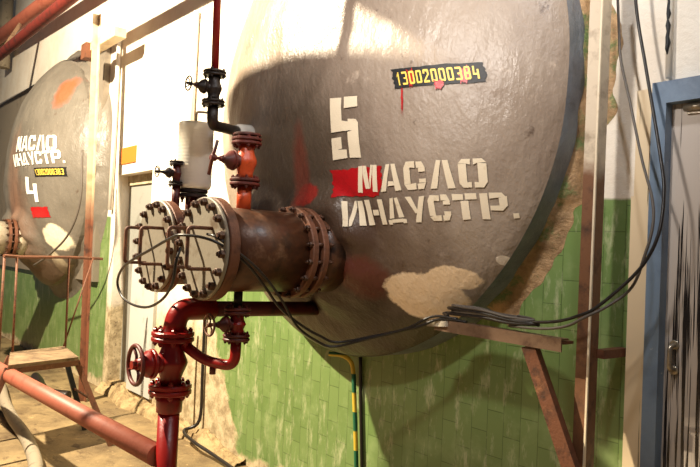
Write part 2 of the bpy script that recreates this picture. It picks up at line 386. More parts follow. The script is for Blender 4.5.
# ------------------------------------------------------------------ tanks
R, ZC, P0, B = 1.24, 2.13, .16, .44
NOZ = ((.23, -.74), (-.22, -.74))            # nozzle offsets from the tank axis (x, z)
def head_y(dx, dz, xc):
    r = min(math.hypot(dx, dz)/R, 1)
    y = P0+B*max(0, 1-r**2.2)**.8
    p = Vector((dx+xc*.37, 0, dz)); y += .010*noise.noise(p*3.1)+.006*noise.noise(p*7.3+Vector((5, 1, 2)))*(1-r**8)
    for (nx, nz) in NOZ:                     # lumpy cement skirt round each manway neck
        d = math.hypot(dx-nx, dz-nz)
        if d < .34:
            t = max(0, min(1, (.34-d)/.16)); y += .075*t*t*(3-2*t)*(1+.5*noise.noise(p*9))
    return -y
def tank(xc, mat, label):
    root = thing('oil_tank', label, 'storage tank', (xc, 0, ZC-R))
    NR, NA = 120, 288; vs = [(xc, head_y(0, 0, xc), ZC)]; fs = []
    for i in range(1, NR+1):
        r = R*(i/NR)
        for k in range(NA):
            a = 2*PI*k/NA; dx, dz = r*math.cos(a), r*math.sin(a); vs.append((xc+dx, head_y(dx, dz, xc), ZC+dz))
    for k in range(NA): fs.append((0, 1+k, 1+(k+1) % NA))
    for i in range(NR-1):
        for k in range(NA): a = 1+i*NA; fs.append((a+k, a+NA+k, a+NA+(k+1) % NA, a+(k+1) % NA))
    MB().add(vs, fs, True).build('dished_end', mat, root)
    # cylindrical flank running into the wall
    vs = []; fs = []; L = 8
    for j in range(L+1):
        for k in range(NA):
            a = 2*PI*k/NA; dx, dz = R*math.cos(a), R*math.sin(a); y0 = head_y(dx, dz, xc)
            rr = R*(1 - .0*(j)) + (.006*noise.noise(Vector((dx*6, j*.3, dz*6))) if j else 0)
            vs.append((xc+rr*math.cos(a), y0*(1-j/L)-.002, ZC+rr*math.sin(a)))
    for j in range(L):
        for k in range(NA): fs.append((j*NA+k, j*NA+(k+1) % NA, (j+1)*NA+(k+1) % NA, (j+1)*NA+k))
    MB().add(vs, fs, True).build('shell_flank', M['flank'] if xc > -2 else mat, root)
    return root
def m_flank():
    n = NT('blue_grey_shade_flank')  # bluish shade on the near tank's flank is put into its colour
    c = n.mix(n.ramp(n.noise(6, 5, .65), .4, .7), lin(126, 134, 144), lin(94, 100, 110))
    c = n.mix(n.ramp(n.noise(20, 5, .7, w=4), .62, .72), c, lin(140, 144, 150))
    return n.out(c, .35, 0, n.bump(n.noise(16, 6, .7), .5, .02))
M['flank'] = m_flank()
def collar(xc, name, r1, y0, a0, a1, mat, inner=R-.01, jag=.05):
    m = MB(); n = 160; vs = []; fs = []; K = 6
    for i in range(n+1):
        a = a0+(a1-a0)*i/n; u, w = math.cos(a), math.sin(a)
        ro = r1+jag*noise.noise(Vector((u*7, w*7, xc)))+jag*.5*noise.noise(Vector((u*21, w*21, 1)))
        for j in range(K+1):
            t = j/K; r = inner+(ro-inner)*t; y = -y0*(1-t)**1.6*(1+.3*noise.noise(Vector((u*11, w*11, t*3))))-.001
            vs.append((xc+r*u, y, ZC+r*w))
    for i in range(n):
        for j in range(K): a = i*(K+1)+j; fs.append((a, a+1, a+K+2, a+K+1))
    m.add(vs, fs, True); return m.build(name, mat, kind='structure')
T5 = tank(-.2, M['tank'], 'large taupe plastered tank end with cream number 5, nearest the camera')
T4 = tank(-5.45, M['tank_far'], 'pale grey plastered tank end with white number 4, far down the wall')
collar(-.2, 'trim_7', R+.085, .075, -PI*.27, PI*.42, M['collar'])

MB().box((-9.0, -.06, 1.0), (-4.28, -.001, 3.38)).build('trim_8', worn('beige_grey_plaster_surround', (128, 118, 104), (112, 102, 90), None, .7, 0, 5), kind='structure')
collar(-5.45, 'trim_9', R+.15, .14, 0, 2*PI, M['tank_far'], R-.02, .015)

# ---- painted markings that follow the plaster
G = {
 'М': [[(0,0),(.24,0),(.24,1),(.02,1)], [(.25,1),(.43,1),(.62,.12),(.40,.12),(.25,.72)], [(.59,.42),(.64,.14),(.75,.72),(.75,1),(.66,1)], [(.76,0),(1,0),(1,1),(.77,1)]],
 'А': [[(0,0),(.27,0),(.48,1),(.3,1)], [(.72,0),(1,0),(.74,1),(.54,1)], [(.36,.18),(.68,.18),(.64,.36),(.40,.36)]],
 'С': [[(0,.2),(.3,.2),(.3,.8),(0,.8)], [(0,.8),(.3,.8),(.55,.78),(.55,1),(.14,1)], [(.62,.78),(1,.78),(.88,1),(.62,1)], [(.7,.62),(1,.62),(1,.78),(.7,.78)],
        [(0,.2),(.14,0),(.55,0),(.55,.22),(.3,.2)], [(.62,0),(.88,0),(1,.22),(.62,.22)], [(.7,.22),(1,.22),(1,.36),(.7,.36)]],
 'Л': [[(0,0),(.28,0),(.5,1),(.33,1)], [(.7,0),(1,0),(.78,1),(.56,1)]],
 'О': [[(0,.16),(.3,.16),(.3,.84),(0,.84)], [(.7,.16),(1,.16),(1,.84),(.7,.84)], [(0,.84),(.3,.84),(.45,.8),(.45,1),(.14,1)], [(.55,.8),(.7,.84),(1,.84),(.86,1),(.55,1)],
        [(0,.16),(.14,0),(.45,0),(.45,.2),(.3,.16)], [(.55,0),(.86,0),(1,.16),(.7,.16),(.55,.2)]],
 'И': [[(0,0),(.26,0),(.26,1),(0,1)], [(.74,0),(1,0),(1,1),(.74,1)], [(.31,.0),(.42,.0),(.69,.75),(.69,1),(.6,1),(.31,.25)]],
 'Н': [[(0,0),(.28,0),(.28,1),(0,1)], [(.72,0),(1,0),(1,1),(.72,1)], [(.34,.4),(.66,.4),(.66,.62),(.34,.62)]],
 'Д': [[(.1,.22),(.36,.22),(.5,1),(.32,1)], [(.62,.22),(.9,.22),(.72,1),(.55,1)], [(0,0),(.2,0),(.2,.18),(0,.18)], [(.2,.04),(.8,.04),(.8,.18),(.2,.18)], [(.8,0),(1,0),(1,.18),(.8,.18)]],
 'У': [[(0,1),(.3,1),(.56,.42),(.42,.34)], [(.72,1),(1,1),(.62,.0),(.34,.0)]],
 'Т': [[(0,.78),(.46,.78),(.46,1),(0,1)], [(.54,.78),(1,.78),(1,1),(.54,1)], [(.34,0),(.66,0),(.66,.73),(.34,.73)]],
 'Р': [[(0,0),(.3,0),(.3,1),(0,1)], [(.36,.8),(.7,.8),(.95,.86),(.82,1),(.36,1)], [(.7,.5),(1,.5),(1,.86),(.7,.8)], [(.36,.32),(.8,.32),(1,.5),(.36,.52)]],
 '.': [[(.02,.0),(.22,0),(.22,.19),(.02,.19)]],
 '0': [[(0,.1),(.3,.1),(.3,.9),(0,.9)], [(.7,.1),(1,.1),(1,.9),(.7,.9)], [(0,.9),(.3,.84),(.7,.84),(1,.9),(.86,1),(.14,1)], [(.14,0),(.86,0),(1,.1),(.7,.16),(.3,.16),(0,.1)]],
 '1': [[(.42,0),(.72,0),(.72,1),(.46,1),(.42,.9)], [(.1,.62),(.42,.72),(.46,1),(.4,.95)]],
 '2': [[(0,.68),(.3,.68),(.3,.84),(0,.9)], [(0,.9),(.3,.84),(.7,.84),(1,.9),(.86,1),(.14,1)], [(.7,.6),(1,.6),(1,.9),(.7,.84)], [(0,.16),(.3,.16),(1,.6),(.7,.6)], [(0,0),(1,0),(1,.16),(0,.16)]],
 '3': [[(.02,.84),(1,.84),(.9,1),(.02,1)], [(.7,.54),(1,.56),(1,.84),(.7,.84)], [(.3,.44),(.95,.44),(.95,.57),(.3,.57)], [(.7,.14),(1,.14),(1,.46),(.7,.46)], [(0,0),(.9,0),(1,.15),(0,.15)]],
 '4': [[(0,.44),(.28,.44),(.34,1),(.06,1)], [(.0,.30),(.62,.30),(.62,.46),(0,.46)], [(.62,0),(.92,0),(.92,.74),(.62,.74)]],
 '5': [[(0,.44),(.42,.44),(.42,1),(0,1)], [(.52,.82),(1,.82),(1,1),(.52,1)], [(.42,.44),(.64,.44),(.64,.6),(.42,.6)], [(.64,.44),(1,.44),(1,.56),(.92,.62),(.64,.62)],
        [(.62,.0),(1,0),(1,.44),(.62,.44)], [(.0,.0),(.54,.0),(.54,.16),(.0,.16)], [(0,.16),(.38,.16),(.38,.34),(0,.34)]],
 '8': [[(0,.1),(.3,.1),(.3,.42),(0,.42)], [(.7,.1),(1,.1),(1,.42),(.7,.42)], [(.04,.56),(.32,.56),(.32,.9),(.04,.9)], [(.68,.56),(.96,.56),(.96,.9),(.68,.9)],
        [(.04,.88),(.96,.88),(.84,1),(.16,1)], [(0,.42),(1,.42),(.96,.58),(.04,.58)], [(.14,0),(.86,0),(1,.13),(0,.13)]],
}
def paint(m, poly, xc, off):                  # a polygon in (x, z) laid over the plaster, finely divided
    P = [Vector(p) for p in poly]; c = sum(P, Vector((0, 0)))/len(P)
    def put(p): return (p[0], head_y(p[0]-xc, p[1]-ZC, xc)-off, p[1])
    N = 4
    for i in range(len(P)):                   # fan of subdivided triangles
        a, b = P[i], P[(i+1) % len(P)]; idx = {}; vs = []; fs = []
        for u in range(N+1):
            for v in range(N+1-u):
                idx[u, v] = len(vs); vs.append(put(c+(a-c)*(u/N)+(b-c)*(v/N)))
        for u in range(N):
            for v in range(N-u):
                fs.append((idx[u, v], idx[u+1, v], idx[u, v+1]))
                if u+v < N-1: fs.append((idx[u+1, v], idx[u+1, v+1], idx[u, v+1]))
        m.add(vs, fs, True)
def bil(q, u, v):                             # q: top-left, top-right, bottom-right, bottom-left
    tl, tr, br, bl = [Vector(p) for p in q]; return (bl*(1-u)+br*u)*(1-v)+(tl*(1-u)+tr*u)*v
def lettering(name, text, q, xc, mat, root, gap=.16, off=.0065, label=None, jit=.02):
    wd = [.36 if ch == '.' else .8 if ch == '1' else 1.0 for ch in text]; tot = sum(wd)+gap*(len(text)-1); u = 0
    m = MB(); dot = MB()
    for ch, w in zip(text, wd):
        for poly in G[ch]:
            sw = 1/.36 if ch == '.' else 1
            paint(m if ch != '.' else dot, [bil(q, (u+px*w*(sw if ch == '.' else 1))/tot, py+random.uniform(-jit, jit)) for px, py in poly], xc, off)
        u += w+gap
    o = m.build(name, mat, root)
    if dot.v: dot.build('full_stop', mat, root)
    if label: o['label'] = label
    return o
def rough_patch(name, q, xc, mat, root, off=.004, n=14, amp=.06, label=None, freq=9):
    m = MB(); vs = []; fs = []
    def e(t, s): return amp*noise.noise(Vector((t*freq, s*13.7, xc)))
    for i in range(n+1):
        for j in range(n+1):
            u, v = i/n, j/n
            uu = u+(1-2*abs(u-.5) < .01)*(e(v, 1+u)); vv = v+(1-2*abs(v-.5) < .01)*e(u, 4+v)*1.5
            p = bil(q, uu, vv); vs.append((p[0], head_y(p[0]-xc, p[1]-ZC, xc)-off, p[1]))
    for i in range(n):
        for j in range(n): a = i*(n+1)+j; fs.append((a, a+n+1, a+n+2, a+1))
    m.add(vs, fs, True); o = m.build(name, mat, root)
    if label: o['label'] = label
    return o
x5 = -.2
lettering('number_marking', '5', [(.158, 2.058), (.302, 2.049), (.306, 1.797), (.163, 1.791)], x5, M['cream_paint'], T5, label='cream stencilled number 5')
rough_patch('red_paint_block', [(.141, 1.747), (.405, 1.762), (.380, 1.638), (.160, 1.634)], x5, M['red_mark'], T5, label='red painted block behind the first letter')
lettering('lettering', 'МАСЛО', [(.288, 1.760), (.806, 1.777), (.801, 1.672), (.282, 1.650)], x5, M['cream_paint'], T5, label='cream stencilled upper word')
lettering('lettering', 'ИНДУСТР.', [(.212, 1.614), (.892, 1.655), (.885, 1.560), (.228, 1.508)], x5, M['cream_paint'], T5, .12, label='cream stencilled lower word')
rough_patch('number_panel', [(.455, 2.138), (.802, 2.136), (.818, 2.059), (.475, 2.060)], x5, M['black_mark'], T5, amp=.03, label='black painted strip with yellow number')
lettering('number_marking', '13002000384', [(.477, 2.123), (.788, 2.122), (.798, 2.072), (.488, 2.070)], x5, M['yellow_mark'], T5, .3, label='yellow inventory number', jit=.01)
rough_patch('paint_drip', [(.50, 2.075), (.508, 2.075), (.510, 1.97), (.503, 1.97)], x5, M['red_mark'], T5, amp=.3, label='thin red drip')
rough_patch('paint_drip', [(.635, 2.075), (.675, 2.075), (.668, 2.042), (.645, 2.042)], x5, M['red_mark'], T5, .0085, amp=.2, label='red blot on the number strip')
rough_patch('paint_drip', [(.525, 2.125), (.56, 2.125), (.552, 2.065), (.54, 2.06)], x5, M['red_mark'], T5, .0055, amp=.2, label='red smear on the number strip')
rough_patch('paint_drip', [(.72, 2.12), (.765, 2.118), (.755, 2.062), (.73, 2.06)], x5, M['red_mark'], T5, .0055, amp=.2, label='red smear near the end of the number strip')
x4 = -5.45
lettering('lettering', 'МАСЛО', [(-5.268, 2.453), (-4.549, 2.425), (-4.506, 2.272), (-5.254, 2.292)], x4, M['white_paint'], T4, .10, .009, 'white stencilled upper word')
lettering('lettering', 'ИНДУСТР.', [(-5.352, 2.268), (-4.413, 2.272), (-4.389, 2.144), (-5.237, 2.133)], x4, M['white_paint'], T4, .10, .009, 'white stencilled lower word')
rough_patch('number_panel', [(-4.824, 2.103), (-4.397, 2.102), (-4.386, 2.015), (-4.796, 2.012)], x4, M['black_mark'], T4, .006, amp=.03, label='black painted strip with yellow number')
lettering('number_marking', '13002000383', [(-4.80, 2.088), (-4.42, 2.088), (-4.408, 2.030), (-4.775, 2.028)], x4, M['yellow_mark'], T4, .25, .010, 'yellow inventory number', .01)
lettering('number_marking', '4', [(-4.977, 2.019), (-4.757, 2.011), (-4.739, 1.762), (-4.939, 1.765)], x4, M['white_paint'], T4, .1, .009, 'white stencilled number 4')
rough_patch('red_paint_block', [(-4.926, 1.714), (-4.65, 1.713), (-4.631, 1.616), (-4.91, 1.604)], x4, M['red_mark'], T4, .006, label='red painted block')

# ------------------------------------------------------------------ manways
def bolts(parent, spots, axis, r, hgt, mat, name='bolt', stud=.012):
    base = wloc(parent); first = None
    for p in spots:
        off = Vector(p)-base
        if first is None:
            b = MB(); d = Vector(axis).normalized()
            b.lathe((0, 0, 0), d, [(0, r*.98), (hgt*.8, r*.98), (hgt, r*.75)], 6, False); b.cyl(d*hgt, d*(hgt+stud), r*.5, 10)
            first = b.build(name, mat, parent); 
            for v in first.data.vertices: v.co += base
            first.location = off
        else: instance(first, parent, off)
def circle(cx, y, cz, r, n, ph=0): return [(cx+r*math.sin(2*PI*(k+ph)/n), y, cz+r*math.cos(2*PI*(k+ph)/n)) for k in range(n)]
def manway(x, z, yc, yf, label, neck_mat, group, ys=-.47):
    t = thing('manway', label, 'manway', (x, ys, z), group)
    ro = .205
    n = MB().cyl((x, ys, z), (x, yf+.035, z), .172, 48).cyl((x, yf-.035, z), (x, yc+.04, z), .170, 48); n.build('neck', neck_mat, t)
    # bolted joint halfway along the neck
    for y0, y1 in ((yf+.012, yf+.042), (yf-.042, yf-.012)):
        fl = MB().ring((x, y0, z), (x, y1, z), .165, ro-.008, 48).build('flange', M['rust'], t)
        if y0 < yf: bolts(fl, circle(x, yf-.042, z, .186, 16, .5), (0, -1, 0), .013, .014, M['nut'])
        else: 
            bolts(fl, circle(x, yf+.042, z, .186, 16, .5), (0, 1, 0), .013, .014, M['nut'])
            first = MB().cyl((x, yf-.0135, z), (x, yf+.0135, z), .008, 8).build('stud', M['nut'], fl)
            for i, p in enumerate(circle(0, 0, 0, .186, 16, .5)):
                if i: instance(first, fl, p)
                else: keep = p
            first.location = keep
    MB().ring((x, yc-.008, z), (x, yc+.036, z), .160, ro, 56).build('flange', M['rust'], t)
    cv = MB().disc((x, yc-.010, z), (x, yc-.026, z), ro-.002, 56).build('cover', M['cover'], t)
    bolts(cv, circle(x, yc-.026, z, .182, 16, .25), (0, -1, 0), .0175, .018, M['nut'], stud=.008)
    for s in (-1, 1):
        X = x+s*.085
        MB().tube(bend([(X, yc-.026, z+.078), (X, yc-.125, z+.078), (X, yc-.125, z-.078), (X, yc-.026, z-.078)], .018), .0075, 10).build('handle', M['rust'], cv)
    return t
MG = 'bolted manways of the near tank'
manway(.03, 1.39, -1.062, -.642, 'brown stained manway neck with bolted round cover, right one of the near pair', M['neck'], MG)
manway(-.42, 1.39, -1.062, -.642, 'bolted round manway cover with two handles, left one behind its twin', M['neck'], MG)
manway(-5.22, 1.39, -1.062, -.62, 'pale steel manway neck cut by the left picture edge, on the far tank', M['neck_pale'], None)

# ------------------------------------------------------------------ valves
def valve(x, y, z, L, rb, rf, stem, wheel, label, mat, dark, style='wheel', name='gate_valve', group=None, stem_mat=None, tee=None):
    """vertical run through (x, y, z), flange faces at z +- L/2, stem towards -Y"""
    t = thing(name, label, 'valve', (x, y, z-L/2), group)
    ft = rf*.22
    b = MB().lathe((x, y, z-L/2+ft), (0, 0, 1), [(0, rf*.55), (L*.12, rf*.5), (L*.22, rb*.8), (L*.36, rb), (L*.5-ft, rb*1.04), (L*.64-2*ft, rb), (L*.78-2*ft, rb*.8), (L*.88-2*ft, rf*.5), (L-2*ft, rf*.55)], 28)
    b.build('body', mat, t)
    for s in (-1, 1):
        z0 = z+s*(L/2-ft); z1 = z+s*L/2
        f = MB().disc((x, y, z0), (x, y, z1), rf, 36).build('flange', dark or mat, t)
        f2 = MB().disc((x, y, z1+s*.003), (x, y, z1+s*(ft+.003)), rf, 36).build('counter_flange', dark or mat, t)
        nb = 8 if rf > .05 else 4
        spots = [(x+rf*.8*math.cos(2*PI*(k+.5)/nb), y+rf*.8*math.sin(2*PI*(k+.5)/nb), z0) for k in range(nb)]
        bolts(f, spots, (0, 0, -s), rf*.13, rf*.14, dark or mat, stud=rf*.06)
        spots = [(p[0], p[1], z1+s*(ft+.003)) for p in spots]
        bolts(f2, spots, (0, 0, s), rf*.13, rf*.14, dark or mat, stud=rf*.06)
    bn = MB().cyl((x, y, z), (x, y-rb*1.25, z), rb*.62, 24).ring((x, y-rb*1.2, z), (x, y-rb*1.45, z), 0.001, rb*.95, 28)
    bn.lathe((x, y-rb*1.45, z), (0, -1, 0), [(0, rb*.9), (rb*.25, rb*.85), (rb*.7, rb*.42), (rb*.95, rb*.36)], 24); bn.build('bonnet', dark or mat, t)
    sm = MB().cyl((x, y-rb*2.3, z), (x, y-stem, z), max(.006, rb*.16), 12)
    sm.lathe((x, y-rb*2.38, z), (0, -1, 0), [(0, rb*.3), (rb*.3, rb*.3)], 6, False); sm.build('stem', stem_mat or dark or mat, t)
    w = MB(); yw = y-stem+.006
    if style == 'wheel':
        ring = [(x+wheel*math.cos(2*PI*k/36), yw, z+wheel*math.sin(2*PI*k/36)) for k in range(36)]
        w.tube(ring, wheel*.11, 10, closed=True)
        for k in range(4):
            a = 2*PI*k/4+.4; w.tube([(x, yw+.004, z), (x+wheel*.5*math.cos(a), yw+.008, z+wheel*.5*math.sin(a)), (x+wheel*math.cos(a), yw, z+wheel*math.sin(a))], wheel*.085, 8)
        w.disc((x, yw+.012, z), (x, yw-.010, z), wheel*.22, 16)
        w.build('handwheel', tee or dark or mat, t)
    else:
        a = 1.15
        w.tube([(x-wheel*math.cos(a), yw, z-wheel*math.sin(a)), (x, yw-.002, z), (x+wheel*math.cos(a), yw, z+wheel*math.sin(a))], wheel*.10, 10)
        w.disc((x, yw+.014, z), (x, yw-.012, z), wheel*.2, 14)
        w.build('tee_handle', tee or dark or mat, t)
    return t
# big red valve, elbow, riser
valve(-.2, -1.08, .908, .215, .064, .088, .16, .078, 'big glossy red flanged globe valve on the riser below the manways', M['red'], None, tee=M['red_dark'])
o = MB().tube(bend([(-.2, -1.08, 1.022), (-.2, -1.06, 1.13), (-.2, -.90, 1.128)], .085), .047, 20).build('pipe_elbow', M['red']); tag(o, 'fat red pipe elbow directly above the big red globe valve', 'pipe elbow')
o = MB().tube([(-.2, -.899, 1.128), (-.2, -.345, 1.12)], .034, 20).build('drain_pipe', M['red_dark']); tag(o, 'dark red drain pipe running back under the manways to the tank', 'pipe')
rp = thing('riser_pipe', 'upright red pipe below the big red globe valve, joining the sloping pipe', 'pipe', (-.2, -1.08, 0))
MB().cyl((-.2, -1.08, .0), (-.2, -1.08, .70), .044, 28).build('pipe', M['red'], rp)
MB().lathe((-.2, -1.08, .70), (0, 0, 1), [(0, .044), (.005, .052), (.05, .054), (.075, .052)], 28).build('socket', M['red'], rp)
# long pipe on the left
o = MB().tube([(-6.5, -1.36, .52), (-2.4, -1.25, .53), (-.225, -1.11, .52)], .046, 24).build('transfer_pipe', M['red_dusty']); tag(o, 'long dusty red pipe slanting across the floor from the step stool to the riser', 'pipe')
# small red valve and its bypass
valve(.03, -.911, 1.088, .105, .036, .055, .13, .042, 'small red globe valve hanging under the right manway', M['red'], M['red_dark'], tee=M['rust'])
o = MB().cyl((.03, -.911, 1.157), (.03, -.911, 1.222), .018, 16).build('drain_stub', M['black_iron']); tag(o, 'short dark pipe stub between the right manway and the small red valve', 'pipe')
by = thing('bypass_pipe', 'thin red pipe curving from the small red valve to the big red globe valve', 'pipe', (.03, -.911, .92))
MB().tube(bend([(.03, -.911, 1.018), (.03, -.911, .915), (-.09, -.985, .925), (-.165, -1.045, .985)], .055, 8), .022, 16).build('pipe', M['red'], by)
MB().cyl((-.055, -.965, .912), (-.055, -.965, .875), .013, 12).build('drain_plug', M['red_dark'], by)
# orange-red valve on the right manway
valve(.03, -.907, 1.752, .165, .044, .062, .155, .072, 'orange red flanged valve standing on the right manway neck', M['orange_red'], M['red_dark'], 'tee', tee=M['red_dark'])
o = MB().cyl((.03, -.907, 1.55), (.03, -.907, 1.652), .030, 20).build('pipe_stub', M['orange_red']); tag(o, 'short orange red pipe stub under the orange red valve', 'pipe')
o = MB().disc((.03, -.907, 1.856), (.03, -.907, 1.868), .058, 36).build('blind_flange', M['red_dark']); tag(o, 'round rusty blind flange closing the top of the orange red valve', 'flange')
# black valve on the vertical red pipe
valve(-.2, -.95, 2.085, .125, .034, .050, .125, .030, 'black oily flanged valve below the thin upright red pipe', M['black_iron'], None, stem_mat=M['nut'])
o = MB().tube([(-.2, -.95, 2.165), (-.205, -.955, 2.6), (-.21, -.96, 3.6)], .0165, 16).build('feed_pipe', M['red']); tag(o, 'thin upright red pipe rising from the black valve out of the frame', 'pipe')
o = MB().tube(bend([(-.2, -.95, 2.006), (-.2, -.95, 1.925), (-.53, -.56, 1.975)], .04), .024, 16).build('outlet_pipe', M['black_iron']); tag(o, 'black pipe turning from below the black valve into the tank', 'pipe')
wr = MB().tube([(-.39, -.725, 1.954), (-.42, -.69, 1.958), (-.48, -.62, 1.968), (-.515, -.578, 1.973)], [.027, .037, .042, .046], 18).build('insulation', M['white_sheet'], o); wr['label'] = 'white insulating wrap on the pipe'
# sight jar on the left manway
valve(-.42, -1.0, 1.722, .09, .026, .036, .10, .024, 'small dark brown valve beside the translucent jar, on the left manway', M['red_dark'], M['black_iron'])
o = MB().cyl((-.42, -1.0, 1.55), (-.42, -1.0, 1.668), .018, 14).build('pipe_stub', M['red_dark']); tag(o, 'short dark pipe stub under the small dark brown valve', 'pipe')
jb = thing('jar_stand', 'dark flanged pipe stand carrying the translucent jar on the left manway', 'pipe stand', (-.42, -.915, 1.55))
MB().cyl((-.42, -.915, 1.54), (-.42, -.915, 1.625), .034, 20).build('pipe', M['red_dark'], jb)
f = MB().disc((-.42, -.915, 1.618), (-.42, -.915, 1.636), .066, 36).disc((-.42, -.915, 1.640), (-.42, -.915, 1.658), .066, 36).build('flange', M['black_iron'], jb)
bolts(f, [(-.42+.052*math.cos(2*PI*k/8), -.915+.052*math.sin(2*PI*k/8), 1.618) for k in range(8)], (0, 0, -1), .009, .010, M['nut'])
def m_jar():
    n = NT('milky_plastic'); 
    n.out(lin(246, 240, 226), .35, 0, None); n.b.inputs['Transmission Weight'].default_value = .35; n.b.inputs['Subsurface Weight'].default_value = 0; n.b.inputs['Alpha'].default_value = .9
    return n.m
jr = thing('measuring_jar', 'translucent ribbed plastic jar standing upright beside the orange red valve', 'jar', (-.42, -.915, 1.658))
KJ = 1.2
prof = [(0, .058), (.008, .064)]
for i in range(17): z = .02+i*.0155; prof += [(z, .0655), (z+.005, .0665), (z+.010, .0655)]
prof += [(.30, .067), (.303, .064), (.290, .062), (.02, .060)]
MB().lathe((-.42, -.915, 1.659), (0, 0, 1), [(a, r*KJ) for a, r in prof], 40).build('body', m_jar(), jr)
MB().tube(bend([(-.365, -.945, 1.945), (-.365, -.945, 2.005), (-.33, -.885, 2.005), (-.33, -.885, 1.945)], .01), .006, 8).build('handle', M['neck_pale'], jr)

# ------------------------------------------------------------------ right-hand post, bracket and cables
ps = thing('angle_post', 'tall rusty angle steel post, cream on top, beside the blue door frame', 'post', (1.18, -.2, 0))
MB().angle((1.18, -.20, 0), (1.195, -.20, 3.3), .052, .007, (-1, 0, 0), (0, 1, 0)).build('angle_bar', M['post'], ps)
MB().bar((1.178, -.204, 0), (1.193, -.204, 3.3), .007, .007, (0, 1, 0)).build('edge_strip', M['cream_paint'], ps)
MB().box((1.18, -.158, 1.075), (1.215, -.002, 1.105)).build('wall_tie', M['rust'], ps)
bk = thing('cable_bracket', 'rusty angle steel bracket with diagonal strut, carrying the cable coil', 'bracket', (1.11, -.24, .75))
MB().angle((.55, -.30, 1.148), (1.125, -.28, 1.138), .045, .006, (0, 0, -1), (0, 1, 0)).build('shelf_angle', M['rust_light'], bk)
MB().bar((.515, -.285, 1.125), (.62, -.285, 1.135), .05, .022).build('torn_end', M['neck_pale'], bk)
MB().bar((.985, -.262, 1.098), (1.15, -.232, .70), .030, .055, (1, 0, .35)).build('strut', M['rust'], bk)
MB().box((1.02, -.275, 1.118), (1.125, -.205, 1.128)).build('gusset', M['rust'], bk)

def cable(name, label, pts, r, mat, sub=8, n=8):
    o = MB().tube(pts, r, n, sub).build(name, mat, loc=pts[-1]); tag(o, label, 'cable'); return o
coilA = [(.75, -.27, 1.160), (.62, -.26, 1.158), (.585, -.29, 1.17), (.65, -.31, 1.178), (.9, -.30, 1.165)]
cable('power_cable', 'black cable hanging in front of the blue door frame, outer one of two', [(1.244, -.1, 2.395), (1.263, -.1, 2.249), (1.298, -.1, 2.075), (1.381, -.14, 1.748), (1.404, -.16, 1.631), (1.404, -.19, 1.497), (1.355, -.21, 1.386), (1.248, -.255, 1.264), (1.181, -.275, 1.222), (1.071, -.275, 1.19), (.853, -.255, 1.172), (.707, -.24, 1.172), (.60, -.25, 1.175), (.575, -.275, 1.172), (.62, -.298, 1.168)], .0058, M['cable'])
cable('power_cable', 'brownish black cable hanging down the white wall, inner one of two', [(1.18, -.1, 2.414), (1.194, -.1, 2.23), (1.205, -.1, 2.121), (1.245, -.1, 1.963), (1.311, -.13, 1.755), (1.36, -.15, 1.624), (1.376, -.17, 1.534), (1.363, -.19, 1.435), (1.328, -.2, 1.329), (1.272, -.25, 1.262), (1.215, -.285, 1.222), (1.15, -.295, 1.185), (1.051, -.29, 1.165), (.9, -.275, 1.157)], .005, M['cable_grey'])
def coil_pts(ph, dz, k=1.0):
    out = []
    for i in range(25):
        a = 2*PI*i/12.0+ph; out.append((.80+k*.215*math.cos(a), -.258+.034*math.sin(a), 1.170+dz+.012*math.sin(a*.5)+.004*i/24 + (.010 if math.cos(a) < 0 else 0)))
    return out
cable('cable_coil', 'flattened coil of black cable resting on the rusty bracket', coil_pts(0, .002), .0062, M['cable'])
cable('cable_coil', 'loose brownish cable loop on top of the black coil', coil_pts(1.0, .014, .9), .005, M['cable_grey'])
# cables running back to the manway, looping round the covers
cable('power_cable', 'long black cable from the bracket over the manway, looping round both covers', [(.70, -.275, 1.150), (.587, -.31, 1.150), (.498, -.35, 1.11), (.341, -.42, 1.06), (.206, -.52, 1.018), (.183, -.60, 1.045), (.18, -.70, 1.095), (.20, -.82, 1.170), (.215, -.90, 1.25), (.222, -1.0, 1.345), (.19, -1.12, 1.42), (.10, -1.20, 1.437), (-.0, -1.21, 1.42), (-.17, -1.21, 1.375), (-.36, -1.21, 1.325), (-.53, -1.19, 1.275), (-.62, -1.17, 1.21), (-.57, -1.16, 1.15), (-.43, -1.16, 1.127), (-.27, -1.16, 1.135), (-.12, -1.165, 1.184), (-.034, -1.17, 1.253), (-.012, -1.17, 1.333), (-.02, -1.15, 1.39)], .0058, M['cable'])
cable('power_cable', 'second black cable sagging from the bracket to the underside of the right manway', [(.66, -.285, 1.158), (.56, -.325, 1.158), (.46, -.37, 1.10), (.32, -.45, 1.045), (.20, -.54, 1.0), (.17, -.62, 1.03), (.185, -.72, 1.09), (.225, -.82, 1.19), (.235, -.90, 1.275), (.235, -.99, 1.35), (.20, -1.105, 1.43), (.13, -1.115, 1.445)], .0055, M['cable'])

